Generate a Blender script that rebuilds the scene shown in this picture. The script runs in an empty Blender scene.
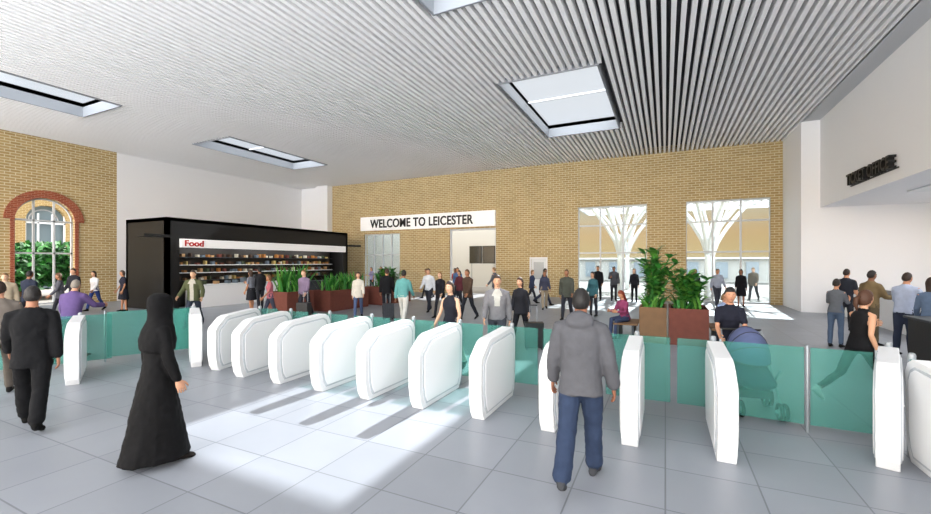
import bpy, bmesh, math, random
from mathutils import Vector, Matrix, noise
from mathutils.bvhtree import BVHTree
random.seed(7)
V=lambda *a: Vector(a)
sc=bpy.context.scene
sc.view_settings.view_transform='Standard'
try: sc.view_settings.look='None'
except Exception: pass

# ------------------------------------------------------------ materials
def lin(h):
    h=h.lstrip('#'); c=[int(h[i:i+2],16)/255 for i in (0,2,4)]
    return tuple(x/12.92 if x<=.04045 else ((x+.055)/1.055)**2.4 for x in c)+(1,)
MATS={}
def mat(name,col='#ffffff',rough=.6,metal=0,noise_amt=0,noise_scale=20,emit=0,bump=0,spec=.5):
    if name in MATS: return name
    m=bpy.data.materials.new(name); m.use_nodes=True; nt=m.node_tree
    b=nt.nodes['Principled BSDF']
    c=lin(col); b.inputs['Base Color'].default_value=c
    b.inputs['Roughness'].default_value=rough; b.inputs['Metallic'].default_value=metal
    b.inputs['Specular IOR Level'].default_value=spec
    if emit:
        b.inputs['Emission Color'].default_value=c; b.inputs['Emission Strength'].default_value=emit
    if noise_amt or bump:
        tc=nt.nodes.new('ShaderNodeTexCoord'); n=nt.nodes.new('ShaderNodeTexNoise')
        n.inputs['Scale'].default_value=noise_scale; n.inputs['Detail'].default_value=3
        nt.links.new(tc.outputs['Object'],n.inputs['Vector'])
        if noise_amt:
            r=nt.nodes.new('ShaderNodeMixRGB'); r.blend_type='MIX'
            r.inputs[1].default_value=tuple(x*(1-noise_amt) for x in c[:3])+(1,)
            r.inputs[2].default_value=tuple(min(1,x*(1+noise_amt)) for x in c[:3])+(1,)
            nt.links.new(n.outputs['Fac'],r.inputs[0]); nt.links.new(r.outputs[0],b.inputs['Base Color'])
        if bump:
            bp=nt.nodes.new('ShaderNodeBump'); bp.inputs['Strength'].default_value=bump
            bp.inputs['Distance'].default_value=.02
            nt.links.new(n.outputs['Fac'],bp.inputs['Height']); nt.links.new(bp.outputs[0],b.inputs['Normal'])
    MATS[name]=m; return name
def cloth(col): return mat('cloth_'+col.strip('#'),col,.85,0,.18,14,bump=.25,spec=.2)
def skinm(col): return mat('skin_'+col.strip('#'),col,.55,0,.05,30)
def hairm(col): return mat('hair_'+col.strip('#'),col,.6,0,.3,60,bump=.3)
def glass(name,tint,alpha,rough=.03,k=.65):
    m=bpy.data.materials.new(name); m.use_nodes=True; nt=m.node_tree; nt.nodes.clear()
    o=nt.nodes.new('ShaderNodeOutputMaterial'); tr=nt.nodes.new('ShaderNodeBsdfTransparent')
    gl=nt.nodes.new('ShaderNodeBsdfPrincipled'); mx=nt.nodes.new('ShaderNodeMixShader')
    c=lin(tint); tr.inputs[0].default_value=tuple((1-k)+k*x for x in c[:3])+(1,)
    gl.inputs['Base Color'].default_value=c; gl.inputs['Roughness'].default_value=rough
    mx.inputs[0].default_value=alpha
    nt.links.new(tr.outputs[0],mx.inputs[1]); nt.links.new(gl.outputs[0],mx.inputs[2])
    nt.links.new(mx.outputs[0],o.inputs[0]); MATS[name]=m; return name
def brickmat(name,axes,c1,c2,mortar,bw,rh,ms,off=.5,rough=.85,spec=.3,bump=0,nm=.25):
    m=bpy.data.materials.new(name); m.use_nodes=True; nt=m.node_tree; b=nt.nodes['Principled BSDF']
    tc=nt.nodes.new('ShaderNodeTexCoord'); sp=nt.nodes.new('ShaderNodeSeparateXYZ'); cb=nt.nodes.new('ShaderNodeCombineXYZ')
    nt.links.new(tc.outputs['Object'],sp.inputs[0])
    nt.links.new(sp.outputs[axes[0]],cb.inputs[0]); nt.links.new(sp.outputs[axes[1]],cb.inputs[1])
    br=nt.nodes.new('ShaderNodeTexBrick'); br.offset=off; br.squash=1
    nt.links.new(cb.outputs[0],br.inputs['Vector'])
    br.inputs['Color1'].default_value=lin(c1); br.inputs['Color2'].default_value=lin(c2); br.inputs['Mortar'].default_value=lin(mortar)
    br.inputs['Scale'].default_value=1; br.inputs['Mortar Size'].default_value=ms; br.inputs['Mortar Smooth'].default_value=.1
    br.inputs['Brick Width'].default_value=bw; br.inputs['Row Height'].default_value=rh; br.inputs['Bias'].default_value=0
    nz=nt.nodes.new('ShaderNodeTexNoise'); nz.inputs['Scale'].default_value=1.2; nz.inputs['Detail'].default_value=6
    nt.links.new(tc.outputs['Object'],nz.inputs['Vector'])
    mx=nt.nodes.new('ShaderNodeMixRGB'); mx.blend_type='MULTIPLY'; mx.inputs[0].default_value=nm
    nt.links.new(br.outputs[0],mx.inputs[1]); nt.links.new(nz.outputs['Fac'],mx.inputs[2])
    nt.links.new(mx.outputs[0],b.inputs['Base Color'])
    b.inputs['Roughness'].default_value=rough; b.inputs['Specular IOR Level'].default_value=spec
    if bump:
        bp=nt.nodes.new('ShaderNodeBump'); bp.inputs['Strength'].default_value=bump; bp.inputs['Distance'].default_value=.01; bp.invert=True
        nt.links.new(br.outputs['Fac'],bp.inputs['Height']); nt.links.new(bp.outputs[0],b.inputs['Normal'])
    MATS[name]=m; return name

WHITE=mat('white_plaster','#eeeef0',.7,noise_amt=.01)
CEILW=mat('ceiling_slat_white','#fafafb',.6)
CEILD=mat('plenum_dark','#5a5b5f',.9)
GREY=mat('grey_metal','#9aa0a5',.4,.3)
FRAME=mat('frame_white','#dfe2e5',.4)
BLACK=mat('black_matte','#0b0b0d',.5)
DARK=mat('dark_frame','#2b3138',.5)
GATEW=mat('gate_white','#e6e8ea',.3)
GATEG=mat('gate_panel','#b9bfc5',.35)
RUST=mat('corten_rust','#6e3a2e',.8,0,.25,8,bump=.2)
BROWN=mat('planter_brown','#7a5a3c',.7,0,.2,6)
SOIL=mat('soil','#2c2018',.95)
LEAF=mat('leaf_green','#347c30',.5,0,.35,5)
LEAF2=mat('leaf_light','#5f9c40',.5,0,.3,5)
RUBBER=mat('rubber_black','#151515',.7)
TEAL=glass('glass_teal','#86d6ca',.13,.08,.52)
CLEAR=glass('glass_clear','#dbe6ea',.05,.02)
SKYG=glass('glass_skylight','#f2f6fa',.06,.02)
BRX=brickmat('brick_buff_x',('X','Z'),'#ab8f5e','#bda270','#ddd0ae',.34,.12,.016)
BRY=brickmat('brick_buff_y',('Y','Z'),'#ab8f5e','#bda270','#ddd0ae',.34,.12,.016)
TILE=brickmat('floor_tile',('X','Y'),'#8b8f96','#93979f','#6f7379',.75,.75,.007,0,.4,spec=.45,bump=.15,nm=.15)
REDBR=brickmat('brick_red',('Y','Z'),'#8d4530','#a5563c','#b98a70',.22,.08,.008)

# ------------------------------------------------------------ mesh builder
class MB:
    def __init__(s): s.v=[];s.f=[];s.m=[];s.sm=[]
    def add(s,vs,fs,m,smooth=False):
        o=len(s.v); s.v.extend([Vector(p) for p in vs])
        for i,f in enumerate(fs):
            s.f.append([o+k for k in f]); s.m.append(m[i] if isinstance(m,list) else m); s.sm.append(smooth)
    def box(s,x0,x1,y0,y1,z0,z1,m):
        s.add([(x0,y0,z0),(x1,y0,z0),(x1,y1,z0),(x0,y1,z0),(x0,y0,z1),(x1,y0,z1),(x1,y1,z1),(x0,y1,z1)],
              [(0,3,2,1),(4,5,6,7),(0,1,5,4),(1,2,6,5),(2,3,7,6),(3,0,4,7)],m)
    def loft(s,rings,m,smooth=True,mf=None):
        n=len(rings[0]); vs=[p for r in rings for p in r]; fs=[];ms=[]
        for i in range(len(rings)-1):
            for j in range(n):
                k=(j+1)%n
                fs.append((i*n+j,i*n+k,(i+1)*n+k,(i+1)*n+j)); ms.append(mf(i,(j+.5)/n*360) if mf else m)
        fs.append(tuple(range(n))[::-1]); ms.append(ms[0])
        L=len(rings)-1; fs.append(tuple(L*n+j for j in range(n))); ms.append(ms[-1])
        s.add(vs,fs,ms,smooth)
    def tube(s,pts,rad,m,n=8,smooth=True,rnd=True):
        pts=[Vector(p) for p in pts]
        if not hasattr(rad,'__len__'): rad=[rad]*len(pts)
        rad=list(rad)
        if rnd:
            d0=(pts[0]-pts[1]).normalized(); d1=(pts[-1]-pts[-2]).normalized()
            pts=[pts[0]+d0*rad[0]*.6]+pts+[pts[-1]+d1*rad[-1]*.6]; rad=[rad[0]*.6]+rad+[rad[-1]*.6]
        rings=[]; ref=None
        for i,p in enumerate(pts):
            a=pts[max(0,i-1)]; b=pts[min(len(pts)-1,i+1)]; t=(b-a).normalized()
            if ref is None:
                ref=V(1,0,0) if abs(t.x)<.8 else V(0,1,0)
            ref=(ref-t*ref.dot(t)).normalized(); w=t.cross(ref)
            rings.append([p+ref*(rad[i]*math.cos(2*math.pi*j/n))+w*(rad[i]*math.sin(2*math.pi*j/n)) for j in range(n)])
        s.loft(rings,m,smooth)
    def ell(s,c,R,r,m,nu=12,nv=8):
        rings=[]
        for i in range(nv+1):
            th=math.pi*(.04+.92*i/nv)
            rings.append([Vector(c)+R@V(r[0]*math.sin(th)*math.cos(2*math.pi*j/nu),r[1]*math.sin(th)*math.sin(2*math.pi*j/nu),r[2]*math.cos(th)) for j in range(nu)])
        s.loft(rings,m)
    def obj(s,name,loc=(0,0,0),rot=0,parent=None,bevel=0,recalc=True):
        me=bpy.data.meshes.new(name); me.from_pydata([tuple(p) for p in s.v],[],s.f)
        names=[]
        for m in s.m:
            if m not in names: names.append(m)
        for n in names: me.materials.append(MATS[n])
        ix={n:i for i,n in enumerate(names)}
        me.polygons.foreach_set('material_index',[ix[m] for m in s.m])
        me.polygons.foreach_set('use_smooth',s.sm); me.update()
        if recalc:
            b=bmesh.new(); b.from_mesh(me); bmesh.ops.recalc_face_normals(b,faces=b.faces); b.to_mesh(me); b.free()
        o=bpy.data.objects.new(name,me); sc.collection.objects.link(o)
        o.location=loc; o.rotation_euler=(0,0,rot)
        if parent: o.parent=parent
        if bevel:
            md=o.modifiers.new('bevel','BEVEL'); md.width=bevel; md.segments=2; md.limit_method='ANGLE'
        return o

def wallpanel(mb,axis,pos,th,u0,u1,z1,ops,m):
    bp=[u0,u1]
    for (a,b,s0,t,arch) in ops:
        if arch: bp+= [a+(b-a)*(.5-.5*math.cos(math.pi*k/16)) for k in range(17)]
        else: bp+=[a,b]
    bp=sorted(set(bp))
    def pr(ua,ub,za,zb,zt,base=False):
        if axis=='x': P=lambda u,w,z:(u,pos+w,z)
        else: P=lambda u,w,z:(pos+w,u,z)
        vs=[P(ua,0,za),P(ub,0,zb),P(ub,th,zb),P(ua,th,za),P(ua,0,zt),P(ub,0,zt),P(ub,th,zt),P(ua,th,zt)]
        mb.add(vs,[(0,3,2,1),(4,5,6,7),(0,1,5,4),(1,2,6,5),(2,3,7,6),(3,0,4,7)],m)
    for ua,ub in zip(bp,bp[1:]):
        if ub-ua<1e-5: continue
        mid=(ua+ub)/2; hit=None
        for o in ops:
            if o[0]<mid<o[1]: hit=o
        if not hit: pr(ua,ub,0,0,z1)
        else:
            a,b,s0,t,arch=hit
            if arch:
                r=(b-a)/2; c=(a+b)/2
                f=lambda u: t-r+math.sqrt(max(0,r*r-(u-c)**2))
                pr(ua,ub,f(ua),f(ub),z1)
            else: pr(ua,ub,t,t,z1)
            if s0>0: pr(ua,ub,0,0,s0)

# ------------------------------------------------------------ room shell
XL,XR,YB,YF,H=-25.4,5.5,23.8,-5.0,7.6
XS=4.9; ZB=4.15
mb=MB(); mb.box(XL-.5,9.2,YF,YB+.4,-.2,0,TILE); mb.obj('floor')
mb=MB(); wallpanel(mb,'x',YB,.4,-22.3,XS,H+.6,[(-19.35,-16.3,0,3.97,0),(-12.5,-9.3,0,4.1,0),(-7.1,-6.2,0,2.2,0),(-4.4,-.87,0,5.05,0),(.94,4.45,0,5.05,0)],BRX); mb.obj('wall_back')
mb=MB(); mb.box(XL-.4,-22.3,YB,YB+.4,0,H+.6,WHITE); mb.box(-23.4,-22.3,YB-.5,YB,0,H,WHITE); mb.obj('wall_back_white')
mb=MB(); wallpanel(mb,'y',XL-.4,.4,YF,11.7,H+.6,[(7.95,10.0,0,4.9,1)],BRY); mb.obj('wall_left')
mb=MB(); mb.box(XL-.4,XL,11.7,YB,0,H+.6,WHITE); mb.obj('wall_left_white')
mb=MB(); mb.box(XS,XR+.4,20.9,YB+.4,0,H+.6,WHITE); mb.box(XR,XR+.4,YF,20.9,ZB,H+.6,WHITE)
mb.box(XR,XR+.4,YF,7.5,0,ZB,WHITE); mb.box(XR+.4,9.2,YF+12.3,7.5,0,ZB,WHITE); mb.box(9.0,9.3,7.5,20.9,0,ZB,WHITE)
mb.box(XR+.4,9.3,20.9,21.2,0,ZB,WHITE); mb.box(XR+.4,9.3,7.3,21.2,ZB,ZB+.2,WHITE)
mb.obj('wall_right')
mb=MB()
SKY=[(-4.7,-1.75,2.2,8.2),(-4.7,-1.75,12.35,18.5),(-20.2,-17.6,12.4,18.3),(-20.2,-17.6,2.2,8.2)]
zc0,zc1=H+.35,H+.5
xs=sorted({XL-.4,XR+.4}|{a for s in SKY for a in s[:2]}); ys=sorted({YF,YB+.4}|{a for s in SKY for a in s[2:]})
for xa,xb in zip(xs,xs[1:]):
    for ya,yb in zip(ys,ys[1:]):
        cx,cy=(xa+xb)/2,(ya+yb)/2
        if any(s[0]<cx<s[1] and s[2]<cy<s[3] for s in SKY): continue
        mb.box(xa,xb,ya,yb,zc0,zc1,CEILD)
mb.box(XS,XR,YF,20.9,H,H+.3,mat('grey_soffit','#bfc1c5',.7))
mb.obj('ceiling')
mb=MB(); x=XL+.1
while x<XS-.05:
    spans=[(YF,YB-.01)]
    for s in SKY:
        if s[0]-.12<x+.05<s[1]+.12:
            ns=[]
            for a,b in spans:
                if s[2]>a and s[3]<b: ns+=[(a,s[2]-.06),(s[3]+.06,b)]
                else: ns.append((a,b))
            spans=ns
    for a,b in spans: mb.box(x,x+.105,a,b,H,H+.24,CEILW)
    x+=.205
mb.obj('ceiling_slats')
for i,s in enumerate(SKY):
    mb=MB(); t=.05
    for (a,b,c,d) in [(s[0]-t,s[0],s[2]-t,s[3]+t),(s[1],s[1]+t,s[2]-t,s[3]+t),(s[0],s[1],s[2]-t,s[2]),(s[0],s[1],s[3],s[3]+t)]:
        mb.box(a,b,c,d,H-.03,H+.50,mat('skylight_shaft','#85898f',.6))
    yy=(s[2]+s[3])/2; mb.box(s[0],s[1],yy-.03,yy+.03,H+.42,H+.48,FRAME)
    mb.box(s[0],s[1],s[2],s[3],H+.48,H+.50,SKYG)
    mb.obj('window_skylight_%d'%(i+1))

WF=mat('window_frame','#c4c8cc',.4)
def glazing(name,x0,x1,z1,nx,zt,y=YB+.12):
    mb=MB(); w=.08
    for i in range(nx+1):
        x=x0+(x1-x0)*i/nx; mb.box(max(x0,x-w/2),min(x1,x+w/2),y,y+.1,0,z1,WF)
    for z in zt: mb.box(x0,x1,y+.01,y+.09,z-w/2,z+w/2,WF)
    mb.box(x0,x1,y+.04,y+.055,0.03,z1-.02,CLEAR)
    return mb.obj(name)
glazing('window_1',-4.4,-.87,5.05,3,[.04,2.5,4.0,5.0])
glazing('window_2',.94,4.45,5.05,3,[.04,2.5,4.0,5.0])
glazing('door_1',-19.35,-16.3,3.97,4,[.04,2.5,3.93])
mb=MB(); 
for x in (-12.5,-9.38): mb.box(x,x+.08,YB+.1,YB+.25,0,4.1,WF)
mb.box(-12.42,-9.38,YB+.1,YB+.25,4.0,4.1,WF); mb.obj('door_2')
mb=MB(); mb.box(-7.1,-6.2,YB+.05,YB+.12,0,2.2,FRAME); mb.box(-7.18,-7.1,YB-.03,YB-.002,0,2.28,WHITE); mb.box(-6.2,-6.12,YB-.03,YB-.002,0,2.28,WHITE)
mb.box(-7.1,-6.2,YB-.03,YB-.002,2.2,2.28,WHITE); mb.box(-6.95,-6.35,YB+.03,YB+.05,1.0,2.0,GREY); mb.obj('door_3')
mb=MB(); c=8.975; r=1.025; top=4.9; zs=top-r
for k in range(24):
    a0=math.pi*k/24; a1=math.pi*(k+1)/24
    vs=[]
    for X in (XL-.42,XL+.06):
        for a,rr in ((a0,r),(a1,r),(a1,r+.34),(a0,r+.34)): vs.append((X,c-rr*math.cos(a),zs+rr*math.sin(a)))
    mb.add(vs,[(0,1,2,3),(4,7,6,5),(0,4,5,1),(1,5,6,2),(2,6,7,3),(3,7,4,0)],REDBR)
for s in (-1,1):
    a=c+s*r; b=c+s*(r+.14); mb.box(XL+.002,XL+.05,min(a,b),max(a,b),0,zs,REDBR)
mb.obj('trim_arch_brick')
mb=MB()
for y in (c-r+.04,c-.35,c+.35,c+r-.04): mb.box(XL-.25,XL-.17,y-.035,y+.035,0,zs+.9*(abs(y-c)<.5),WF)
for z in (.1,2.4,zs): mb.box(XL-.25,XL-.17,c-r,c+r,z-.04,z+.04,WF)
pts=[V(XL-.21,c-(r-.04)*math.cos(math.pi*k/20),zs+(r-.04)*math.sin(math.pi*k/20)) for k in range(21)]
mb.tube(pts,.04,WF,6); pts2=[V(XL-.21,c-.5*math.cos(math.pi*k/16),zs+.5*math.sin(math.pi*k/16)) for k in range(17)]
mb.tube(pts2,.03,WF,6)
mb.obj('window_arch')

# ------------------------------------------------------------ exterior
PV=mat('paving','#86837e',.8,0,.05,2); PW=mat('exterior_render','#a9a9a6',.8)
mb=MB(); mb.box(-80,60,YB+.4,90,-.25,-.03,PV); mb.box(-80,XL-.5,-20,YB+.4,-.25,-.03,PV); mb.obj('ground')
mb=MB(); mb.box(-60,30,48,50,0,2.3,PW)
for k in range(36): mb.box(-58+k*2.5,-57.0+k*2.5,47.8,48,.4,2.0,mat('far_glazing','#7b8893',.3))
mb.box(-60,30,47.5,50,2.3,2.45,FRAME); mb.obj('distant_boundary_building')
mb=MB(); mb.box(-24,-8,31,31.3,0,5,PW); mb.box(-24,-23.7,YB+.4,31,0,5,PW); mb.box(-8.3,-8,YB+.4,31,0,5,PW); mb.obj('wall_lobby')
TW=mat('tree_column_white','#eceef0',.5)
def treecol(x,y):
    mb=MB(); mb.tube([(x,y,-.03),(x,y,2.6)],[.17,.13],TW,10)
    for k in range(8):
        a=2*math.pi*k/8+.4; pts=[V(x,y,2.4)]
        for t in (.25,.5,.75,1): pts.append(V(x+math.cos(a)*2.3*t**1.5,y+math.sin(a)*2.3*t**1.5,2.4+3.6*t))
        mb.tube(pts,[.12,.11,.10,.09,.08],TW,8)
    mb.obj('tree_column')
for x,y in ((-2.6,28),(2.2,28),(6.8,28),(-2.6,34),(3,34)): treecol(x,y)
mb=MB()
for k in range(8): mb.box(-6+k*2.3,-5.88+k*2.3,25.5,37,6.0,6.2,TW)
for k in range(6): mb.box(-6,10.5,25.6+k*2.3,25.72+k*2.3,6.0,6.2,TW)
mb.obj('outdoor_canopy_frame')
mb=MB(); 
for k in range(2):
    mb.box(-12.2+k*.98,-11.28+k*.98,26.2,26.3,1.9,3.1,BLACK); mb.box(-12.15+k*.98,-11.33+k*.98,26.18,26.2,1.95,3.05,mat('screen','#101820',.2))
for x in (-12.1,-10.45): mb.tube([(x,26.35,-.03),(x,26.35,3.1)],.04,GREY,8)
mb.obj('departure_board')
def bush(name,x,y,r,h,n):
    mb=MB(); mb.tube([(x,y,-.03),(x,y,h)],[.15,.08],BROWN,8)
    for k in range(n):
        a=random.uniform(0,6.283); t=random.uniform(0,1)**.5; zz=random.uniform(.2,1)
        c=V(x+r*t*math.cos(a),y+r*t*math.sin(a),zz*h*1.2)
        d=V(random.uniform(-1,1),random.uniform(-1,1),random.uniform(-.3,1)).normalized(); w=d.cross(V(.3,.5,1)).normalized()*.13
        mb.add([c,c+d*.2+w,c+d*.4,c+d*.2-w],[(0,1,2,3)],random.choice([LEAF,mat('leaf_mid','#2f6e30',.6),mat('leaf_dark','#1f4a22',.6)]))
    mb.obj(name,recalc=False)
bush('garden_tree',-31,9.2,1.8,2.0,1300); bush('garden_tree',-31.5,12.5,1.8,2.5,1500); bush('garden_tree',-34,10.9,2.0,2.5,1500)
BRO=brickmat('brick_outdoor',('Y','Z'),'#8f7648','#9e8252','#bba981',.34,.12,.016)
mb=MB(); wallpanel(mb,'y',-42,.4,-10,40,8.5,[(13.6,15.9,0,6.2,1),(17.2,19.5,0,6.2,1),(10,12.3,0,6.2,1)],BRO)
for cc in (14.75,18.35,11.15):
    for k in (-1.1,-.4,.4,1.1): mb.box(-41.9,-41.8,cc+k-.05,cc+k+.05,0,5.6,FRAME)
    for z in (2.4,4.9): mb.box(-41.9,-41.8,cc-1.15,cc+1.15,z-.06,z+.06,FRAME)
    mb.box(-42.2,-42.15,cc-1.15,cc+1.15,0,6.2,mat('dim_interior','#6f8088',.3))
mb.obj('neighbouring_facade')

# ------------------------------------------------------------ signs
def lettering(name,body,loc,rot,width,height,m,parent,ext=.03,off=.0,sp=1.0):
    cu=bpy.data.curves.new(name,'FONT'); cu.body=body; cu.extrude=ext; cu.offset=off; cu.space_character=sp
    cu.materials.append(MATS[m]); o=bpy.data.objects.new(name,cu); sc.collection.objects.link(o)
    bpy.context.view_layer.update(); d=o.dimensions
    o.scale=(width/d.x,height/d.y,1); o.location=loc; o.rotation_euler=rot; o.parent=parent
    return o
R90=math.pi/2
mb=MB(); mb.box(-19.5,-9.3,YB-.2,YB-.002,4.2,5.15,mat('sign_white','#f6f6f6',.4,emit=.15)); s=mb.obj('welcome_sign')
lettering('lettering','WELCOME TO LEICESTER',(-18.6,YB-.23,4.38),(R90,0,0),7.9,.6,BLACK,s,.02,.022,1.05)
mb=MB(); mb.box(XR-.04,XR-.005,14.7,17.8,4.46,4.49,BLACK); s=mb.obj('ticket_office_sign')
lettering('lettering','TICKET OFFICE',(XR-.1,17.7,4.49),(R90,0,-R90),2.9,.36,BLACK,s,.08,.02,1.05)

# ------------------------------------------------------------ food kiosk
kx0,kx1,ky0,ky1,kh=-21.4,-18.4,10.2,21.0,3.85
mb=MB(); 
mb.box(kx0,kx0+.15,ky0,ky1,0,kh,BLACK); mb.box(kx0,kx1,ky0,ky0+.15,0,kh,BLACK); mb.box(kx0,kx1,ky1-.15,ky1,0,kh,BLACK)
mb.box(kx0,kx1,ky0,ky1,kh-.15,kh,BLACK); mb.box(kx1-.2,kx1,ky0,ky1,3.0,kh,BLACK); mb.box(kx1-.2,kx1,ky0,ky0+.5,0,3.0,BLACK)
mb.box(kx1-.2,kx1,ky1-.4,ky1,0,3.0,BLACK)
mb.box(kx1-.1,kx1+.12,ky0+.5,ky1-.3,2.62,2.98,mat('fascia_white','#f4f4f4',.4,emit=.2))
mb.box(kx1-1.2,kx1-1.1,ky0+.5,ky1-.4,0,3.0,mat('kiosk_back','#26221f',.6))
mb.box(kx1-.45,kx1+.05,ky0+1.0,ky0+6.2,0,.95,WHITE); mb.box(kx1-.5,kx1+.1,ky0+.95,ky0+6.25,.95,1.0,FRAME)
mb.box(kx1-.7,kx1,ky0+6.6,ky1-.5,0,.9,DARK)
for z in (1.15,1.5,1.85,2.2): mb.box(kx1-1.1,kx1-.8,ky0+.55,ky1-.5,z,z+.03,FRAME if z in(1.5,1.85) else DARK)
mb.box(kx1-.3,kx1+.35,ky0-1.0,ky0-.002,3.0,3.1,BLACK); mb.box(kx1-.3,kx1+.35,ky1+.002,ky1+.9,3.0,3.1,BLACK)
k=mb.obj('food_kiosk')
lettering('lettering','Food',(kx1+.14,ky0+.62,2.68),(R90,0,R90),.8,.26,mat('red_letter','#b3181c',.4),k,.01,.03)
mb=MB(); cols=[mat('goods_%d'%i,c,.5) for i,c in enumerate(['#a5825a','#5e2f26','#b8b2a2','#39442f','#8d5d2c','#3b2a20','#a8935a','#5d6a75'])]
for z in (1.18,1.53,1.88,2.23):
    y=ky0+.6
    while y<ky1-.7:
        w=random.uniform(.06,.13); hh=random.uniform(.08,.19); mb.box(kx1-1.05,kx1-.85,y,y+w,z,z+hh,random.choice(cols)); y+=w+random.uniform(.02,.3)
y=ky0+1.6
while y<ky0+6: mb.box(kx1-.4,kx1-.15,y,y+.15,1.0,1.0+random.uniform(.08,.25),random.choice(cols)); y+=random.uniform(.25,.6)
mb.obj('shelf_goods',parent=k)
for yy in (12.5,15.6,18.7):
    l=bpy.data.lights.new('kiosk_downlight','AREA'); l.energy=32; l.size=.3; l.shape='RECTANGLE'; l.size_y=2.4
    o=bpy.data.objects.new('kiosk_downlight',l); sc.collection.objects.link(o); o.location=(kx1-.5,yy,2.95); o.parent=k

# ------------------------------------------------------------ gates
def gate(x,y,rot=0,flap=(1,1),fl=.34,name='ticket_gate'):
    P=[(.10,0),(.04,.10),(0,.30),(0,.74),(.03,.80),(.24,.96),(.34,.99),(1.18,1.03),(1.27,.98),(1.32,.88),(1.30,.25),(1.26,.1),(1.20,0)]
    mb=MB(); w=.085; n=len(P)
    def ext(P,x0,x1,m):
        n=len(P); vs=[(x0,a,b) for a,b in P]+[(x1,a,b) for a,b in P]
        mb.add(vs,[tuple(range(n)),tuple(range(n,2*n))[::-1]]+[(i,(i+1)%n,n+(i+1)%n,n+i) for i in range(n)],m)
    ext(P,-w,w,GATEW)
    cy,cz=.64,.51
    Q=[(cy+(a-cy)*.88,cz+(b-cz)*.88) for a,b in P]; ext(Q,-w-.012,w+.012,GATEG)
    Q=[(cy+(a-cy)*.83,cz+(b-cz)*.83) for a,b in P]; ext(Q,-w-.02,w+.02,GATEW)
    mb.tube([(0,1.40,0),(0,1.40,1.04)],.035,GREY,10)
    mb.box(-.03,.03,1.318,1.37,.12,1.0,TEAL)
    for s,on in ((-1,flap[0]),(1,flap[1])):
        if on: mb.box(min(s*.035,s*(.05+fl)),max(s*.035,s*(.05+fl)),1.395,1.41,.14,1.0,TEAL)
    return mb.obj(name,(x,y,0),rot,bevel=.02)
for i in range(10):
    gate(-7.55+.9*i+(.08 if i==0 else 0),4.78+(.12 if i==0 else 0),math.radians([17,9,4][i] if i<3 else 0),(i>0,1 if i<9 else 0),fl=.36)
gate(1.9,5.3,math.radians(-20),(0,0))
gate(2.3,4.5,0,(0,0))
gate(-8.6,3.35,math.radians(64),(1,1),fl=.4)
gate(-7.98,4.95,math.radians(60),(1,0),fl=.3)
def gbar(pts):
    mb=MB()
    for a,b in zip(pts,pts[1:]):
        a=V(*a,0);b=V(*b,0);d=(b-a).normalized();w=V(-d.y,d.x,0)*.008; a2=a+d*.03; b2=b-d*.03
        vs=[a2-w,b2-w,b2+w,a2+w]; vs=[v+V(0,0,.1) for v in vs]+[v+V(0,0,1.0) for v in vs]
        mb.add(vs,[(0,3,2,1),(4,5,6,7),(0,1,5,4),(1,2,6,5),(2,3,7,6),(3,0,4,7)],TEAL)
    for p in pts: mb.tube([V(*p,0),V(*p,1.02)],.014,GREY,10)
    mb.obj('glass_barrier')
gbar([(-9.45,5.75),(-9.75,5.1),(-10.1,4.45)])
gbar([(-10.3,3.65),(-10.8,2.7),(-11.3,1.75)])
gbar([(.63,6.19),(1.5,6.15),(2.1,6.12)])

# ------------------------------------------------------------ plants & planters
def leafblade(mb,base,az,L,w,lean,m,droop=.5,seg=5):
    dr=V(math.cos(az),math.sin(az),0); sd=V(-math.sin(az),math.cos(az),0); p=Vector(base); ang=lean; L1=L/seg
    A=[];B=[]
    for i in range(seg+1):
        t=i/seg; ww=w*(math.sin(math.pi*(.12+.88*t))**.7 if t<1 else .02)
        A.append(p+sd*ww); B.append(p-sd*ww)
        p=p+(dr*math.sin(ang)+V(0,0,math.cos(ang)))*L1; ang+=droop/seg
    mb.add(A+B,[(i,i+1,seg+2+i,seg+1+i) for i in range(seg)],m,True)
def planter(x,y,w,d,h,m,style,ph,n,name='planter_box'):
    mb=MB(); t=.05
    mb.box(-w/2,w/2,-d/2,-d/2+t,0,h,m); mb.box(-w/2,w/2,d/2-t,d/2,0,h,m); mb.box(-w/2,-w/2+t,-d/2+t,d/2-t,0,h,m); mb.box(w/2-t,w/2,-d/2+t,d/2-t,0,h,m)
    mb.box(-w/2+t,w/2-t,-d/2+t,d/2-t,0.02,h-.06,SOIL)
    o=mb.obj(name,(x,y,0),bevel=.01)
    mb=MB(); rx,ry=w/2-.12,d/2-.12
    if style=='broad':
        for i in range(n):
            bx,by=random.uniform(-rx,rx)*.5,random.uniform(-ry,ry)*.5; az=random.uniform(0,6.283); L=ph*random.uniform(.55,1); ln=random.uniform(.02,.42)
            p=V(bx,by,h-.06); pts=[p]; ang=ln*.3
            for k in range(6):
                p=p+(V(math.cos(az),math.sin(az),0)*math.sin(ang)+V(0,0,math.cos(ang)))*(L/6); ang+=ln*.35; pts.append(p)
            mb.tube(pts,[.014]*7,LEAF,5)
            for k in range(2,7):
                for q in range(5): leafblade(mb,pts[k],az+random.uniform(-2.6,2.6),random.uniform(.24,.4),random.uniform(.045,.075),random.uniform(.6,1.4),random.choice([LEAF,LEAF,LEAF2]),1.0,4)
        for i in range(40): leafblade(mb,(random.uniform(-rx,rx),random.uniform(-ry,ry),h-.06),random.uniform(0,6.283),random.uniform(.3,.6),.035,random.uniform(.2,.7),random.choice([LEAF,LEAF2]),1)
    else:
        for i in range(n): leafblade(mb,(random.uniform(-rx,rx),random.uniform(-ry,ry),h-.06),random.uniform(0,6.283),ph*random.uniform(.5,1),.035,random.uniform(.05,.45),random.choice([LEAF,LEAF,LEAF2]),.6)
    mb.obj('foliage',parent=o,recalc=False)
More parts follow.
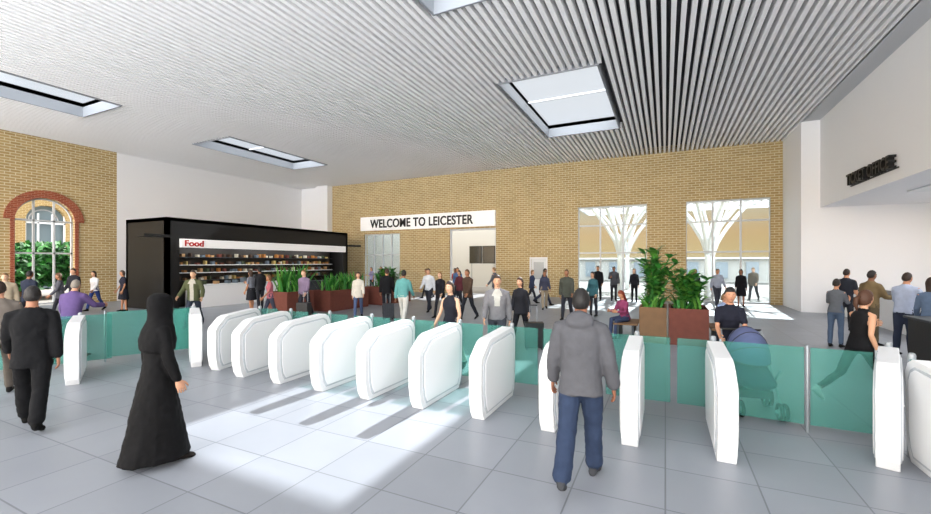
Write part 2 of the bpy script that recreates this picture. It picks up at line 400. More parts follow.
planter(-.28,11.9,.62,1.2,.88,BROWN,'broad',1.5,20)
planter(.5,11.9,.85,1.2,.88,RUST,'broad',.95,16)
planter(-12.9,11.6,1.0,1.3,.9,RUST,'snake',1.25,110)
planter(-12.6,14.0,1.0,2.4,.85,RUST,'snake',.95,130)
planter(-12.3,17.0,1.0,2.4,.85,RUST,'broad',.9,16)
def bench(x,y,w,d):
    mb=MB()
    for k in range(4): mb.box(-w/2,w/2,-d/2+k*d/4+.01,-d/2+(k+1)*d/4-.01,.38,.42,BROWN)
    for s in (-1,1): mb.box(s*(w/2-.12)-.03,s*(w/2-.12)+.03,-d/2+.04,d/2-.04,0,.38,DARK)
    mb.obj('bench',(x,y,0),bevel=.005)
bench(-.93,12.0,.6,1.1); bench(1.28,12.0,.6,1.1)

# ------------------------------------------------------------ ticket desk
mb=MB(); mb.box(4.0,5.35,9.6,10.4,0,.98,BLACK); mb.box(3.95,5.4,9.55,10.45,.98,1.02,DARK); mb.box(4.5,5.0,9.9,9.95,1.08,1.40,BLACK); mb.box(4.7,4.8,9.95,10.0,1.02,1.25,BLACK)
mb.obj('service_desk',bevel=.01)
mb=MB(); mb.box(5.95,6.7,8.5,20.4,0,1.0,WHITE); mb.box(5.9,6.75,8.4,20.5,1.0,1.05,BLACK); mb.obj('ticket_counter')
for yy in (11,16):  # panels and area lamps added to brighten the ticket room
    mb=MB(); mb.box(6.6,8.2,yy-1.2,yy+1.2,ZB-.05,ZB-.002,FRAME); p=mb.obj('added_light_panel')
    l=bpy.data.lights.new('lamp','AREA'); l.energy=150; l.shape='RECTANGLE'; l.size=1.5; l.size_y=2.2
    o=bpy.data.objects.new('lamp',l); sc.collection.objects.link(o); o.location=(7.4,yy,ZB-.06); o.parent=p

# ------------------------------------------------------------ people
def sstep(t): t=max(0,min(1,t)); return t*t*(3-2*t)
def headshape(d):
    x,y,z=d; px,py,pz=x*.073,y*.094,z*.118
    if z<0:
        px*=1-.30*(-z)**1.6
        if y<0: py*=1-.38*(-z)**1.1
    if y>0:
        py*=.97; t=(.15-z)/.5
        if 0<t<1: py+=.026*math.exp(-(x/.13)**2)*math.sin(math.pi*t**1.6)
        py-=.008*math.exp(-((abs(x)-.38)/.17)**2-((z-.08)/.12)**2)
        py+=.004*math.exp(-((z+.5)/.08)**2-(x/.28)**2)
        py+=.012*math.exp(-((z+.82)/.2)**2-(x/.4)**2)
    return V(px,py,pz)
def sph(mb,C,R,s,fn,m,nu,nv):
    rings=[]
    for i in range(nv+1):
        th=math.pi*(.03+.94*i/nv)
        rings.append([C+R@(fn((math.sin(th)*math.cos(2*math.pi*j/nu),math.sin(th)*math.sin(2*math.pi*j/nu),math.cos(th)))*s) for j in range(nu)])
    mb.loft(rings,m)
def build_head(mb,C,R,s,skin,hair,hs,det):
    nu,nv=(36,26) if det else (22,16)
    if hs!='veil':
        sph(mb,C,R,s,headshape,skin,nu,nv)
        for sd in (-1,1):
            P=lambda a,b,c:C+R@(V(a,b,c)*s)
            mb.ell(P(sd*.029,.069,.008),R,(.012*s,.009*s,.008*s),mat('eye_white','#e8e6e2',.3),8,6)
            mb.ell(P(sd*.029,.0765,.008),R,(.005*s,.004*s,.006*s),mat('eye_dark','#20140e',.2),6,4)
            mb.ell(P(sd*.029,.081,.026),R,(.016*s,.005*s,.004*s),hair if hs!='bald' else skin,8,4)
            mb.ell(P(sd*.072,-.006,-.004),R,(.009*s,.018*s,.029*s),skin,8,6)
        mb.ell(C+R@(V(0,.0795,-.056)*s),R,(.022*s,.007*s,.007*s),mat('lips','#9c5148',.5),10,5)
    if hs in('bald','veil'): return
    def z0(y):
        pts=[(-1,-.62),(-.5,-.5),(-.1,-.2),(.12,.12),(.35,.42),(1,.52)]
        if hs in('long','bob','pony'): pts=[(-1,-.9),(-.4,-.8),(0,-.55),(.2,-.2),(.4,.4),(1,.6)]
        for (a,b),(c,d) in zip(pts,pts[1:]):
            if y<=c: return b+(d-b)*(y-a)/(c-a)
        return .5
    th=.10 if hs=='short' else .15
    def hf(d):
        x,y,z=d; w=sstep((z-z0(y))/.18+.3); b=V(x*.073,y*.094,z*.118)
        if z<0 and hs=='short':
            b.x*=1-.2*(-z)**1.6
            if y<0: b.y*=1-.3*(-z)
        return b*(.86+(.14+th)*w)*(1+.015*math.sin(d[0]*19+d[1]*13)*w)
    sph(mb,C,R,s,hf,hair,nu,nv)
    if hs in('long','bob'):
        L=.26 if hs=='long' else .13
        rings=[]
        for k in range(7):
            t=k/6; c=C+R@(V(0,-.035-.02*t,.02-t*L)*s)
            rr=(.083*(1-.25*t))*s; ry=(.062*(1-.35*t))*s
            rings.append([c+R@V(rr*math.cos(a),ry*math.sin(a),0) for a in [2*math.pi*j/14 for j in range(14)]])
        mb.loft(rings,hair)
    if hs=='pony':
        mb.tube([C+R@(V(0,-.095,.03)*s),C+R@(V(0,-.14,0)*s),C+R@(V(0,-.15,-.08)*s),C+R@(V(0,-.13,-.17)*s)],[.025*s,.034*s,.03*s,.01*s],hair,8)
    if hs=='bun': mb.ell(C+R@(V(0,-.105,.06)*s),R,(.04*s,.035*s,.04*s),hair,10,7)
def build_hand(mb,W,d,side,s,skin,curl,det):
    m=V(-side,0,0); m=(m-d*m.dot(d)); 
    m=m.normalized() if m.length>.05 else V(0,0,-1)
    w=d.cross(m).normalized()*side; n=8
    rings=[]
    for t,hw,th in ((-.03,.026,.02),(0,.027,.019),(.03,.036,.017),(.06,.042,.016),(.088,.040,.013),(.096,.034,.008)):
        c=W+d*(t*s); rings.append([c+w*(hw*s*math.cos(2*math.pi*j/10))+m*(th*s*math.sin(2*math.pi*j/10)) for j in range(10)])
    mb.loft(rings,skin)
    for off,L in ((.031,.068),(.0105,.078),(-.0105,.072),(-.031,.056)):
        p=W+d*(.082*s)+w*(off*s); pts=[p]; ang=math.radians(curl*.5)
        for f in (.42,.33,.25):
            p=p+(d*math.cos(ang)+m*math.sin(ang)+w*(off*1.5))*(L*f*s); pts.append(p); ang+=math.radians(curl)
        mb.tube(pts,[.0095*s,.009*s,.0085*s,.007*s],skin,6 if not det else 8)
    p=W+d*(.028*s)+w*(.028*s)+m*(.004*s); pts=[p]
    for a,L in ((40,.035),(28,.028),(14,.024)):
        a=math.radians(a); p=p+(d*math.cos(a)+w*math.sin(a)+m*.25)*(L*s); pts.append(p)
    mb.tube(pts,[.013*s,.0115*s,.010*s,.0075*s],skin,6 if not det else 8)
def remesh(mb,vox,mats_disp=0):
    me=bpy.data.meshes.new('tmp'); me.from_pydata([tuple(p) for p in mb.v],[],mb.f); me.update()
    b=bmesh.new(); b.from_mesh(me); bmesh.ops.recalc_face_normals(b,faces=b.faces); b.to_mesh(me); b.free()
    o=bpy.data.objects.new('tmp',me); sc.collection.objects.link(o)
    r=o.modifiers.new('r','REMESH'); r.mode='VOXEL'; r.voxel_size=vox; r.adaptivity=0
    sm=o.modifiers.new('s','SMOOTH'); sm.factor=.5; sm.iterations=3
    dg=bpy.context.evaluated_depsgraph_get(); e=o.evaluated_get(dg); em=e.to_mesh()
    tree=BVHTree.FromPolygons([tuple(p) for p in mb.v],mb.f)
    vs=[v.co.copy() for v in em.vertices]; nr=[v.normal.copy() for v in em.vertices]; fs=[list(p.vertices) for p in em.polygons]
    ms=[]
    for p in em.polygons:
        q=tree.find_nearest(p.center); ms.append(mb.m[q[2]] if q[2] is not None else mb.m[0])
    if mats_disp:
        clothv=set()
        for f,m in zip(fs,ms):
            if m.startswith('cloth'): clothv.update(f)
        for i in clothv:
            q=vs[i]; vs[i]=q+nr[i]*mats_disp*(noise.noise(V(q.x*9,q.y*9,q.z*5))+.6*noise.noise(q*20))
    e.to_mesh_clear(); bpy.data.objects.remove(o); bpy.data.meshes.remove(me)
    return vs,fs,ms
def person(name,x,y,hd,h=1.75,fem=False,top='#333333',bot='#222222',shoe='#111111',skin='#c68e6e',hair='#2a1a10',
           legs=(14,4,-12,14),arms=((4,9,18,0),(-2,9,18,0)),lean=2,hs='short',jl=-.03,fit=.008,inner=None,sleeve=1.,skirt=None,
           head=(0,0),det=0,hood=False,curl=22,veil=False,trous=.012,shorts=False,z0=0,opn=False):
    s=h/1.75; T=cloth(top); B=cloth(bot); SH=cloth(shoe); SK=skinm(skin); HR=hairm(hair); IN=cloth(inner) if inner else None
    mb=MB(); ra=math.radians; N=24
    le=ra(lean); t=V(0,math.sin(le),math.cos(le)); n=V(0,math.cos(le),-math.sin(le)); X=V(1,0,0)
    foot=[]; J=[]
    for side,a,k in ((1,legs[0],legs[1]),(-1,legs[2],legs[3])):
        a=ra(a);k=ra(k); hp=V(side*.088,0,0); 
        kn=hp+V(side*.02,math.sin(a),-math.cos(a))*.43
        b=a-k; an=kn+V(0,math.sin(b),-math.cos(b))*.415
        fp=0
        if b<ra(-12): fp=(b+ra(12))*.9
        if b>ra(8): fp=(b-ra(8))*.6 if legs[0]<60 else 0
        f=V(side*.14,math.cos(fp),math.sin(fp)).normalized(); u=V(0,-math.sin(fp),math.cos(fp))
        J.append((side,hp,kn,an,f,u))
        for q in (-.06,.17): foot.append((an-u*.085+f*q).z)
    P=V(0,0,-min(foot)); S=lambda v:(v+P)*s
    def ell(c,ax,ay,rx,ry,n_=N,e=2.0):
        r=[]
        for j in range(n_):
            a=2*math.pi*j/n_; ca,sa=math.cos(a),math.sin(a)
            r.append(S(c)+ax*(rx*s*math.copysign(abs(ca)**(2/e),ca))+ay*(ry*s*math.copysign(abs(sa)**(2/e),sa)))
        return r
    for side,hp,kn,an,f,u in J:
        bare=(skirt is not None or shorts) and not veil
        Rl=SK if bare else B; ex=0 if bare else trous
        mid=(hp+kn)/2; cal=kn.lerp(an,.3)+V(0,-.012,0)
        k_=.92 if fem else 1
        mb.tube([S(hp+V(-side*.005,0,.03)),S(hp.lerp(kn,.15)),S(mid),S(kn),S(cal),S(kn.lerp(an,.7)),S(an+V(0,0,.02 if not bare else -.0))],
                [(.085+ex*.5)*s*k_,(.088+ex*.5)*s*k_,(.072+ex)*s*k_,(.054+ex)*s*k_,(.055+ex)*s*k_,(.042+ex*1.4)*s*k_,(.038+ex*1.6)*s*k_],Rl,12)
        if shorts: mb.tube([S(hp+V(0,0,.02)),S(mid)],[.095*s,.09*s],B,12)
        lat=f.cross(u).normalized(); rings=[]
        for q,hw,hh in ((-.068,.022,.026),(-.05,.034,.042),(.0,.037,.048),(.06,.043,.036),(.12,.047,.028),(.165,.04,.022),(.192,.02,.014)):
            c=an-u*.085+f*q+u*hh; rings.append(ell(c,lat,u,hw,hh,12,2.6))
        mb.loft(rings,SH)
        mb.tube([S(an+V(0,0,.03)),S(an-u*.04)],[.040*s,.042*s],SH if not bare else SK,10)
    pr=[(-.10,.09,.075),(-.05,.15,.112),(.02,.168,.12),(.09,.155,.108),(.14,.14,.1)]
    mb.loft([ell(t*a,X,n,b*(1.0 if fem else .97),c,e=2.2) for a,b,c in pr],B)
    if fem: tr=[(.0,.162,.118,0),(.08,.148,.106,0),(.18,.122,.092,0),(.27,.132,.1,.006),(.34,.145,.118,.018),(.40,.150,.112,.012),(.45,.142,.092,0),(.495,.11,.076,-.004),(.53,.07,.060,-.004),(.555,.052,.055,0)]
    else: tr=[(.0,.158,.115,0),(.08,.152,.11,0),(.18,.15,.106,0),(.23,.157,.112,.002),(.29,.165,.118,.004),(.33,.171,.121,.005),(.37,.176,.124,.006),(.43,.172,.114,0),(.485,.14,.094,-.004),(.53,.09,.073,-.006),(.56,.062,.06,0)]
    rows=[(jl,tr[0][1]+(.012 if jl<-.05 else 0),tr[0][2]+(.008 if jl<-.05 else 0),0)]+tr
    if jl<-.06: rows.insert(1,(jl*.5,tr[0][1]+.008,tr[0][2]+.006,0))
    hh=[r[0] for r in rows]
    def mf(i,ang):
        if not IN: return T
        z=hh[i]; w=(8+(z-.22)*90) if z>=.22 else (11 if opn else 0)
        return IN if abs(ang-90)<w else T
    mb.loft([ell(t*a+n*o,X,n,b+fit,c+fit,e=2.3) for a,b,c,o in rows],T,mf=mf)
    if skirt is not None:
        r=[];K=8
        for i in range(K+1):
            q=i/K; z=.08-q*(.08+skirt); sp=abs(math.sin(ra(legs[0]))-math.sin(ra(legs[2])))*.4*q*min(1,skirt/.7)
            r.append(ell(V(0,math.sin(le)*z*.3,z),X,V(0,1,0),.15+(.10 if veil else .05)*q+.02,.11+(.10 if veil else .06)*q+.015+sp*.6,e=2))
        mb.loft(r[::-1],B if not veil else T)
    hy,hp_=head; C0=t*.695+n*.022+V(0,0,.0)
    mb.tube([S(t*.50),S(t*.58+n*.003),S(C0-V(0,0,.05)-n*.012)],[.06*s,(.05 if fem else .057)*s,(.047 if fem else .055)*s],SK if not veil else T,12)
    sw=.148 if fem else .176
    hands=[]
    for side,(a,b,e_,inw) in ((1,arms[0]),(-1,arms[1])):
        a=ra(a);b=ra(b);e_=ra(e_);inw=ra(inw)
        sh=t*.462+X*(side*sw); d1=V(side*math.sin(b),math.sin(a)*math.cos(b),-math.cos(a)*math.cos(b)).normalized()
        el=sh+d1*.28; d2=V(side*(math.sin(b)*.5-math.sin(inw)),math.sin(a+e_),-math.cos(a+e_)).normalized(); wr=el+d2*.25
        k_=.84 if fem else 1
        mb.tube([S(sh-X*side*.07+t*.02),S(sh),S(sh+d1*.09),S(sh+d1*.2),S(el),S(el+d2*.07),S(el+d2*.16),S(wr+d2*.01)],
                [.045*s*k_,.052*s*k_,.05*s*k_,.043*s*k_,.038*s*k_,.04*s*k_,.034*s*k_,.026*s*k_],SK,12)
        ex=.008+fit*.5
        if sleeve>0:
            pts=[sh-X*side*.08+t*.022,sh,sh+d1*.09,sh+d1*.2]; rr=[.050,.055,.053,.048]
            if sleeve>.6: pts+=[el,el+d2*.07,el+d2*.16,wr-d2*.015]; rr+=[.045,.044,.040,.036]
            if sleeve==.6: pts+=[el,el+d2*.05]; rr+=[.045,.045]
            mb.tube([S(p) for p in pts],[(q*k_+ex)*s for q in rr],T,12)
        hands.append((S(wr),d2,side))
    if hood:
        mb.ell(S(t*.545-n*.085),Matrix.Rotation(-.5,3,'X'),(.125*s,.06*s,.085*s),T,14,9)
        mb.tube([S(t*.53+V(q*.085,0,0)+n*w) for q,w in ((-1,-.05),(-.95,.03),(-.5,.075),(0,.09),(.5,.075),(.95,.03),(1,-.05))],.032*s,T,8)
    if veil:
        rg=[]
        for z,rx,ry,yo in ((.835,.02,.03,.0),(.825,.06,.075,.0),(.79,.088,.105,.005),(.72,.098,.122,.008),(.64,.094,.118,.01),(.58,.10,.115,.012),(.53,.135,.122,.01),(.46,.19,.14,.0),(.36,.21,.155,.0),(.25,.19,.15,0)):
            rg.append(ell(t*z+n*yo,X,n,rx,ry))
        mb.loft(rg[::-1],T)
    vox=.0115 if det else .021
    vs,fs,ms=remesh(mb,vox*s,.009 if det else 0)
    out=MB(); out.add(vs,fs,ms,True)
    R=Matrix.Rotation(ra(hy),3,'Z')@Matrix.Rotation(ra(hp_)-le*.3,3,'X')
    build_head(out,S(C0)+V(0,0,.005),R,s,SK,HR,'veil' if veil else hs,det)
    for W,d,side in hands: build_hand(out,W,d,side,s,SK,curl,det)
    return out.obj(name,(x,y,z0),ra(hd))

WALK=(20,6,-16,18); WALK2=(-16,18,20,6); STAND=(3,2,-3,3); STRIDE=(26,8,-22,28)
SWING=((-14,9,14,0),(18,9,24,0)); SWING2=((18,9,24,0),(-14,9,14,0))
PHONE=((20,10,85,15),(0,9,20,0))
SEAT=(88,86,84,80)
person('man_in_gray_hoodie',-.70,3.9,2,1.78,top='#505156',bot='#2b374e',shoe='#3a3c40',skin='#8a5a42',hair='#0e0b0a',legs=(18,10,-14,26),arms=((-4,14,22,0),(2,13,18,0)),jl=-.11,fit=.026,hood=True,det=1,trous=.026)
person('woman_in_black_abaya',-4.57,2.44,-12,1.68,fem=True,top='#08080a',bot='#08080a',shoe='#15110f',skin='#b98a6e',legs=(11,5,-10,12),arms=((6,10,12,0),(-10,10,18,0)),skirt=.85,veil=True,det=1,fit=.02)
person('man_in_black_suit',-6.93,2.32,62,1.74,top='#101114',bot='#0d0e11',shoe='#080808',skin='#9c6a50',hair='#120d0b',legs=WALK2,arms=SWING,jl=-.16,fit=.02,det=1,inner='#d8d8d8',trous=.022)
person('man_in_gray_jacket',-8.9,2.62,70,1.75,top='#6d6660',bot='#5a544e',skin='#c08c70',legs=WALK,arms=SWING2,jl=-.1,fit=.015)
person('man_in_purple_shirt',-10.95,4.25,40,1.68,top='#5c4a78',bot='#2e3038',skin='#c08c70',hair='#7d756c',legs=WALK,arms=((35,25,50,0),(10,12,30,0)),lean=12,fit=.02)
person('man_in_green_jacket',-13.2,8.1,215,1.78,top='#4b5038',bot='#2e3440',inner='#a8a49a',skin='#caa080',hair='#3a2c20',legs=WALK,arms=((8,22,40,0),(5,20,35,0)),jl=-.1,fit=.02,opn=True)
person('woman_in_black_activewear',2.43,7.6,-62,1.68,fem=True,top='#141416',bot='#17171a',shoe='#c9c9c9',skin='#c99878',hair='#4a2c1a',hs='pony',legs=(30,12,-26,30),arms=((-22,14,40,0),(32,12,70,0)),sleeve=0,trous=.002,fit=.004,det=1,lean=6)
person('woman_with_pushchair',.86,7.36,183,1.66,fem=True,top='#1d1f2b',bot='#20222a',skin='#c08a6c',hair='#100c0a',hs='bun',legs=WALK,arms=((26,8,38,4),(26,8,38,4)),sleeve=.4,det=1,lean=6,curl=45)
person('woman_in_dark_vest',-3.56,6.85,175,1.68,fem=True,top='#1f2029',bot='#c9c4bc',skin='#d0a488',hair='#2e1d14',hs='bob',legs=WALK,arms=((5,16,30,0),(8,16,30,0)),sleeve=0,det=1)
person('man_in_gray_waistcoat',-3.0,7.75,200,1.78,top='#77767a',bot='#3a3c44',inner='#b4b2ac',skin='#c99a7c',hair='#3a281c',legs=WALK2,arms=SWING2,det=1,fit=.014)
person('woman_with_suitcase',-3.15,9.7,170,1.66,fem=True,top='#23242a',bot='#1b1c22',skin='#c99a7c',hair='#3a2418',hs='long',legs=WALK,arms=((2,14,15,0),(-6,14,10,0)),fit=.012,jl=-.1)
L=[('woman_in_white_blouse',-21.2,9.0,200,1.66,1,'#e2dfe0','#2c3e78','long',WALK),
('woman_in_dark_dress',-19.9,9.4,170,1.66,1,'#2a2b38','#22232c','bob',STAND),
('man_in_navy_suit',-18.0,5.95,30,1.76,0,'#2b3040','#23262f','short',WALK),
('man_in_beige_coat',-17.2,5.2,240,1.72,0,'#a79a86','#44403c','short',WALK2),
('woman_in_gray_coat',-19.3,7.2,160,1.64,1,'#55565e','#2b2c33','long',WALK),
('man_in_dark_coat',-20.6,8.1,200,1.76,0,'#26272e','#1e1f24','short',STAND),
('woman_in_gray_dress',-14.9,11.4,100,1.68,1,'#777b86','#23242a','long',STAND),
('man_in_charcoal_jacket',-15.4,12.2,80,1.76,0,'#2a2b30','#33353c','short',STAND),
('man_in_mauve_shirt',-11.6,11.0,190,1.76,0,'#7c6c84','#2b2c34','short',WALK),
('woman_in_pink_top',-12.0,9.9,150,1.6,1,'#a8616c','#3a3c4a','bob',WALK),
('woman_in_cream_jacket',-9.85,11.8,215,1.68,1,'#c9c4ba','#4b5878','long',WALK),
('man_in_black_jacket',-9.2,12.6,30,1.76,0,'#141519','#1d1f26','short',STAND),
('man_in_teal_shirt',-7.5,11.15,15,1.78,0,'#5f9b9a','#c8c6c0','short',WALK2),
('woman_in_black_coat',-7.35,13.3,180,1.68,1,'#1b1c22','#25262d','long',WALK),
('man_in_brown_jacket',-6.2,13.2,160,1.78,0,'#4a3a30','#22242b','short',WALK),
('woman_in_maroon_coat',-8.2,16.6,170,1.66,1,'#5a2c34','#2a2b33','bob',WALK2),
('man_in_blue_shirt',-9.6,19.2,190,1.76,0,'#4c6690','#2c2d35','short',WALK),
('woman_in_red_top',-10.4,20.5,180,1.66,1,'#9a3a3a','#2a2b33','long',STAND),
('man_in_gray_suit',-7.4,18.8,90,1.78,0,'#5b5e66','#4b4d55','short',WALK),
('woman_in_tan_coat',-11.9,20.0,140,1.66,1,'#a68a6a','#33343c','long',WALK),
('man_in_dark_fleece',-16.2,21.6,180,1.76,0,'#2f3340','#2a2c33','short',WALK),
('woman_in_lilac_top',-17.4,22.2,170,1.66,1,'#8d86a8','#2f3038','long',STAND),
('man_in_navy_jacket',-5.1,19.2,270,1.76,0,'#2c3c56','#2c3040','short',STRIDE),
('woman_in_navy_coat',-5.9,19.9,260,1.66,1,'#333a52','#2b2d36','bob',STRIDE),
('man_in_olive_jacket',-3.1,14.7,180,1.78,0,'#4b4f48','#2c2e36','short',WALK),
('woman_in_teal_coat',-2.4,16.0,150,1.64,1,'#3b6670','#2c2e36','long',STAND),
('man_in_black_overcoat',-3.15,22.6,170,1.8,0,'#16171b','#1b1c20','short',STAND),
('man_in_gray_overcoat',-2.4,22.8,190,1.78,0,'#4a4c52','#2a2b30','short',STAND),
('woman_in_black_trousers',-1.4,22.5,180,1.68,1,'#1e1f25','#18191d','long',STAND),
('woman_in_charcoal_dress',1.25,22.3,180,1.68,1,'#222329','#222329','bob',STAND),
('woman_in_dark_jumper',1.0,19.5,150,1.68,1,'#2b2c36','#1b1c20','long',STAND),
('man_in_pale_shirt',2.1,21.8,190,1.74,0,'#9aa0ae','#3b3d46','short',WALK),
('woman_in_black_skirt',3.05,22.2,170,1.68,1,'#131318','#131318','long',STAND),
('man_in_long_raincoat',4.2,26.5,150,1.78,0,'#6a6258','#2b2b30','short',WALK),
('woman_in_beige_trousers',-4.6,17.4,200,1.66,1,'#3c3f52','#9a8c78','long',WALK),
('man_in_white_shirt',-8.6,14.6,185,1.78,0,'#c8ccd2','#2a2c36','short',WALK2)]
skins=['#c99a7c','#b5805e','#8a5c42','#d4ab90','#a06e50']; hairs=['#2a1a10','#120d0b','#5a3c22','#3a281c','#7a5a36']
for i,(nm,x,y,hd,h,fm,tp,bt,hs,lg) in enumerate(L):
    sk=.42 if ('dress' in nm or 'skirt' in nm) else None
    ar=SWING if lg==WALK else SWING2 if lg in(WALK2,STRIDE) else (PHONE if i%3==0 else ((6,9,25,0),(0,10,20,0)))
    person(nm,x,y,hd,h,fem=bool(fm),top=tp,bot=bt,skin=skins[i%5],hair=hairs[(i*3)%5],hs=hs,legs=lg,arms=ar,skirt=sk,
           jl=-.12 if ('coat' in nm or 'jacket' in nm or 'suit' in nm) else -.03,fit=.016 if ('coat' in nm or 'jacket' in nm) else .008,
           inner='#c8c6c0' if 'suit' in nm else None,sleeve=.4 if ('top' in nm or 'dress' in nm) else 1,z0=-.03 if y>24.3 else 0)
person('woman_in_gray_top',3.62,12.65,-35,1.6,fem=True,top='#5d6168',bot='#4a5a70',hair='#1c1310',hs='bun',legs=STAND,arms=((25,10,85,15),(20,10,80,15)),sleeve=.6)
person('man_in_khaki_shirt',4.45,13.3,-60,1.8,top='#77664a',bot='#5c5240',hair='#1c1310',skin='#7c523a',legs=STAND,arms=((25,10,60,10),(5,12,15,0)),fit=.016)
person('man_in_light_blue_shirt',4.6,12.1,-50,1.78,top='#a9b4cc',bot='#2d3344',hair='#2a1a10',legs=STAND,arms=((35,12,55,10),(25,12,55,0)),fit=.014,lean=6)
person('man_in_dark_polo',4.75,15.8,-40,1.8,top='#2a2d36',bot='#2a2c33',legs=STAND,sleeve=.4)
person('woman_in_patterned_blouse',4.6,11.1,-30,1.7,fem=True,top='#5a6c86',bot='#2d3344',hair='#2a1a10',hs='long',legs=STAND,arms=((15,12,40,10),(15,12,30,0)))
person('seated_woman_in_plum_top',-.97,11.9,140,1.62,fem=True,top='#8a3f62',bot='#39435e',hair='#7c2f1a',hs='long',legs=SEAT,arms=((25,8,70,15),(25,8,70,15)),head=(0,-25),lean=10)
person('seated_woman_in_floral_blouse',1.25,11.9,215,1.64,fem=True,top='#8fa0c4',bot='#b9919a',hair='#8a6a4c',hs='bob',legs=SEAT,arms=((25,8,60,15),(25,8,60,15)),head=(10,-18),lean=8)

# ------------------------------------------------------------ pushchair
mb=MB(); NV=cloth('#2c3350'); 
def wheel(c,r):
    pts=[V(c[0],c[1]+r*math.cos(a),c[2]+r*math.sin(a)) for a in [2*math.pi*k/16 for k in range(17)]]
    mb.tube(pts,.022,RUBBER,8,rnd=False); mb.tube([V(c[0]-.025,c[1],c[2]),V(c[0]+.025,c[1],c[2])],.03,GREY,8)
    for k in range(5):
        a=k*1.2566; mb.tube([V(*c),V(c[0],c[1]+r*math.cos(a),c[2]+r*math.sin(a))],.007,GREY,5)
for sx in (-1,1):
    wheel((sx*.27-.03,.28,.12),.1); wheel((sx*.27+.03,.28,.12),.1); wheel((sx*.24-.03,-.32,.11),.088); wheel((sx*.24+.03,-.32,.11),.088)
    mb.tube([V(sx*.27,.28,.12),V(sx*.26,-.10,.52),V(sx*.26,-.2,.6)],.013,GREY,8)
    mb.tube([V(sx*.24,-.32,.11),V(sx*.26,.12,.55),V(sx*.26,.38,.92),V(sx*.25,.46,1.02)],.013,GREY,8)
    mb.tube([V(sx*.26,-.05,.45),V(sx*.26,.22,.35)],.010,GREY,8)
mb.tube([V(-.25,.46,1.02),V(.25,.46,1.02)],.017,RUBBER,8); mb.tube([V(-.27,.28,.12),V(.27,.28,.12)],.01,GREY,8)
rings=[]
for yy,z0_,z1_,w in ((-.36,.40,.50,.15),(-.28,.34,.55,.2),(-.1,.32,.60,.225),(.1,.34,.68,.235),(.25,.44,.82,.23),(.32,.55,.9,.2)):
    rings.append([V(w*math.cos(a),yy,(z0_+z1_)/2+(z1_-z0_)/2*math.sin(a)) for a in [2*math.pi*j/14 for j in range(14)]])
mb.loft(rings,NV)
rings=[]
for k in range(8):
    a=math.radians(-5+k*17)
    rings.append([V(.25*math.cos(b),.2-(.40*math.sin(b)+.02)*math.cos(a),.66+(.40*math.sin(b)+.02)*math.sin(a)+.02) for b in [math.pi*j/12 for j in range(13)]])
vs=[p for r in rings for p in r]; fs=[(i*13+j,i*13+j+1,(i+1)*13+j+1,(i+1)*13+j) for i in range(7) for j in range(12)]
mb.add(vs,fs,cloth('#565e80'),True)
for r in rings[::2]: mb.tube(r,.007,RUBBER,5)
mb.box(-.19,.19,-.12,.22,.2,.3,cloth('#2a2d38'))
mb.obj('pushchair',(1.05,6.76,0),math.radians(8))
def suitcase(x,y,rot,col,s=1,nm='suitcase'):
    mb=MB(); C=mat('case_'+col.strip('#'),col,.45)
    mb.box(-.21*s,.21*s,-.13*s,.13*s,.05*s,.62*s,C)
    for k in range(5): mb.box((-.16+k*.08-.01)*s,(-.16+k*.08+.01)*s,-.137*s,.137*s,.09*s,.58*s,C)
    for sx in(-1,1):
        for sy in(-1,1): mb.tube([V(sx*.17*s-.012,sy*.09*s,.026*s),V(sx*.17*s+.012,sy*.09*s,.026*s)],.026*s,RUBBER,8,rnd=False)
        mb.tube([V(sx*.08*s,.1*s,.6*s),V(sx*.08*s,.1*s,1.0*s)],.009,GREY,6)
    mb.tube([V(-.08*s,.1*s,1.0*s),V(.08*s,.1*s,1.0*s)],.014,RUBBER,6)
    mb.obj(nm,(x,y,0),rot,bevel=.02*s)
suitcase(-2.72,9.35,.4,'#17181c'); suitcase(-11.1,10.5,.2,'#1c1d22'); suitcase(-8.7,12.0,.7,'#22252e',.9)

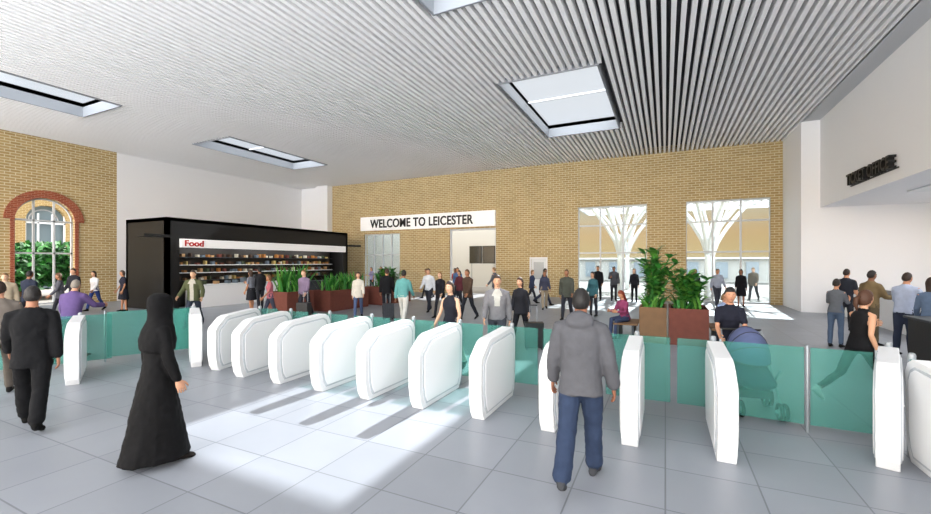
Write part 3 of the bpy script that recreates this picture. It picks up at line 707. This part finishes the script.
# ------------------------------------------------------------ light
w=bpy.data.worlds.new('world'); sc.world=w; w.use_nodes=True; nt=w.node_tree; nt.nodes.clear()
o=nt.nodes.new('ShaderNodeOutputWorld'); bg=nt.nodes.new('ShaderNodeBackground'); tc=nt.nodes.new('ShaderNodeTexCoord'); sp=nt.nodes.new('ShaderNodeSeparateXYZ')
nt.links.new(tc.outputs['Generated'],sp.inputs[0])
mp=nt.nodes.new('ShaderNodeMapRange'); mp.inputs[1].default_value=-.1; mp.inputs[2].default_value=.5; nt.links.new(sp.outputs[2],mp.inputs[0])
cr=nt.nodes.new('ShaderNodeValToRGB'); nt.links.new(mp.outputs[0],cr.inputs[0])
e=cr.color_ramp.elements; e[0].position=0; e[0].color=(.9,.9,.9,1); e[1].position=1; e[1].color=(1,1,1,1)
for p,c in ((.15,(1,.88,.68,1)),(.20,(1,.68,.30,1)),(.27,(1,.62,.28,1)),(.34,(.95,.72,.45,1)),(.41,(.76,.73,.68,1)),(.5,(.78,.80,.84,1)),(.62,(.95,.97,1,1))):
    q=e.new(p); q.color=c
m2=nt.nodes.new('ShaderNodeMapRange'); m2.inputs[1].default_value=.3; m2.inputs[2].default_value=-.5; m2.inputs[3].default_value=.95; m2.inputs[4].default_value=6.0  # background strength raised behind the camera as added fill for the hall
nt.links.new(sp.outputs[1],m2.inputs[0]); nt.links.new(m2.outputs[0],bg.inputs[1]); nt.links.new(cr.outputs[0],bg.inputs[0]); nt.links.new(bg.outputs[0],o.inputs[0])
def sun(name,d,e_,ang,col):
    l=bpy.data.lights.new(name,'SUN'); l.energy=e_; l.angle=math.radians(ang); l.color=col
    ob=bpy.data.objects.new(name,l); sc.collection.objects.link(ob); ob.rotation_euler=Vector(d).to_track_quat('-Z','Y').to_euler(); ob.location=(0,10,30)
el=math.radians(38)
sun('sun',(-.05,-math.cos(el),-math.sin(el)),13,.8,(1,.98,.95))
sun('added_front_fill',(-.35,1,-.16),1.2,50,(.98,.985,1))  # added soft fill from behind the camera, no second sun there
sun('added_upward_fill',(-.15,1,.30),2.0,60,(1,.99,.97))  # added fill shining upward to brighten the ceiling, no surface reflects it

cam=bpy.data.cameras.new('camera'); cam.sensor_width=36; cam.lens=36*419/931; cam.shift_y=.0054; cam.clip_end=300
co=bpy.data.objects.new('camera',cam); sc.collection.objects.link(co); co.location=(0,0,2.0); co.rotation_euler=(R90,0,math.radians(25.5)); sc.camera=co
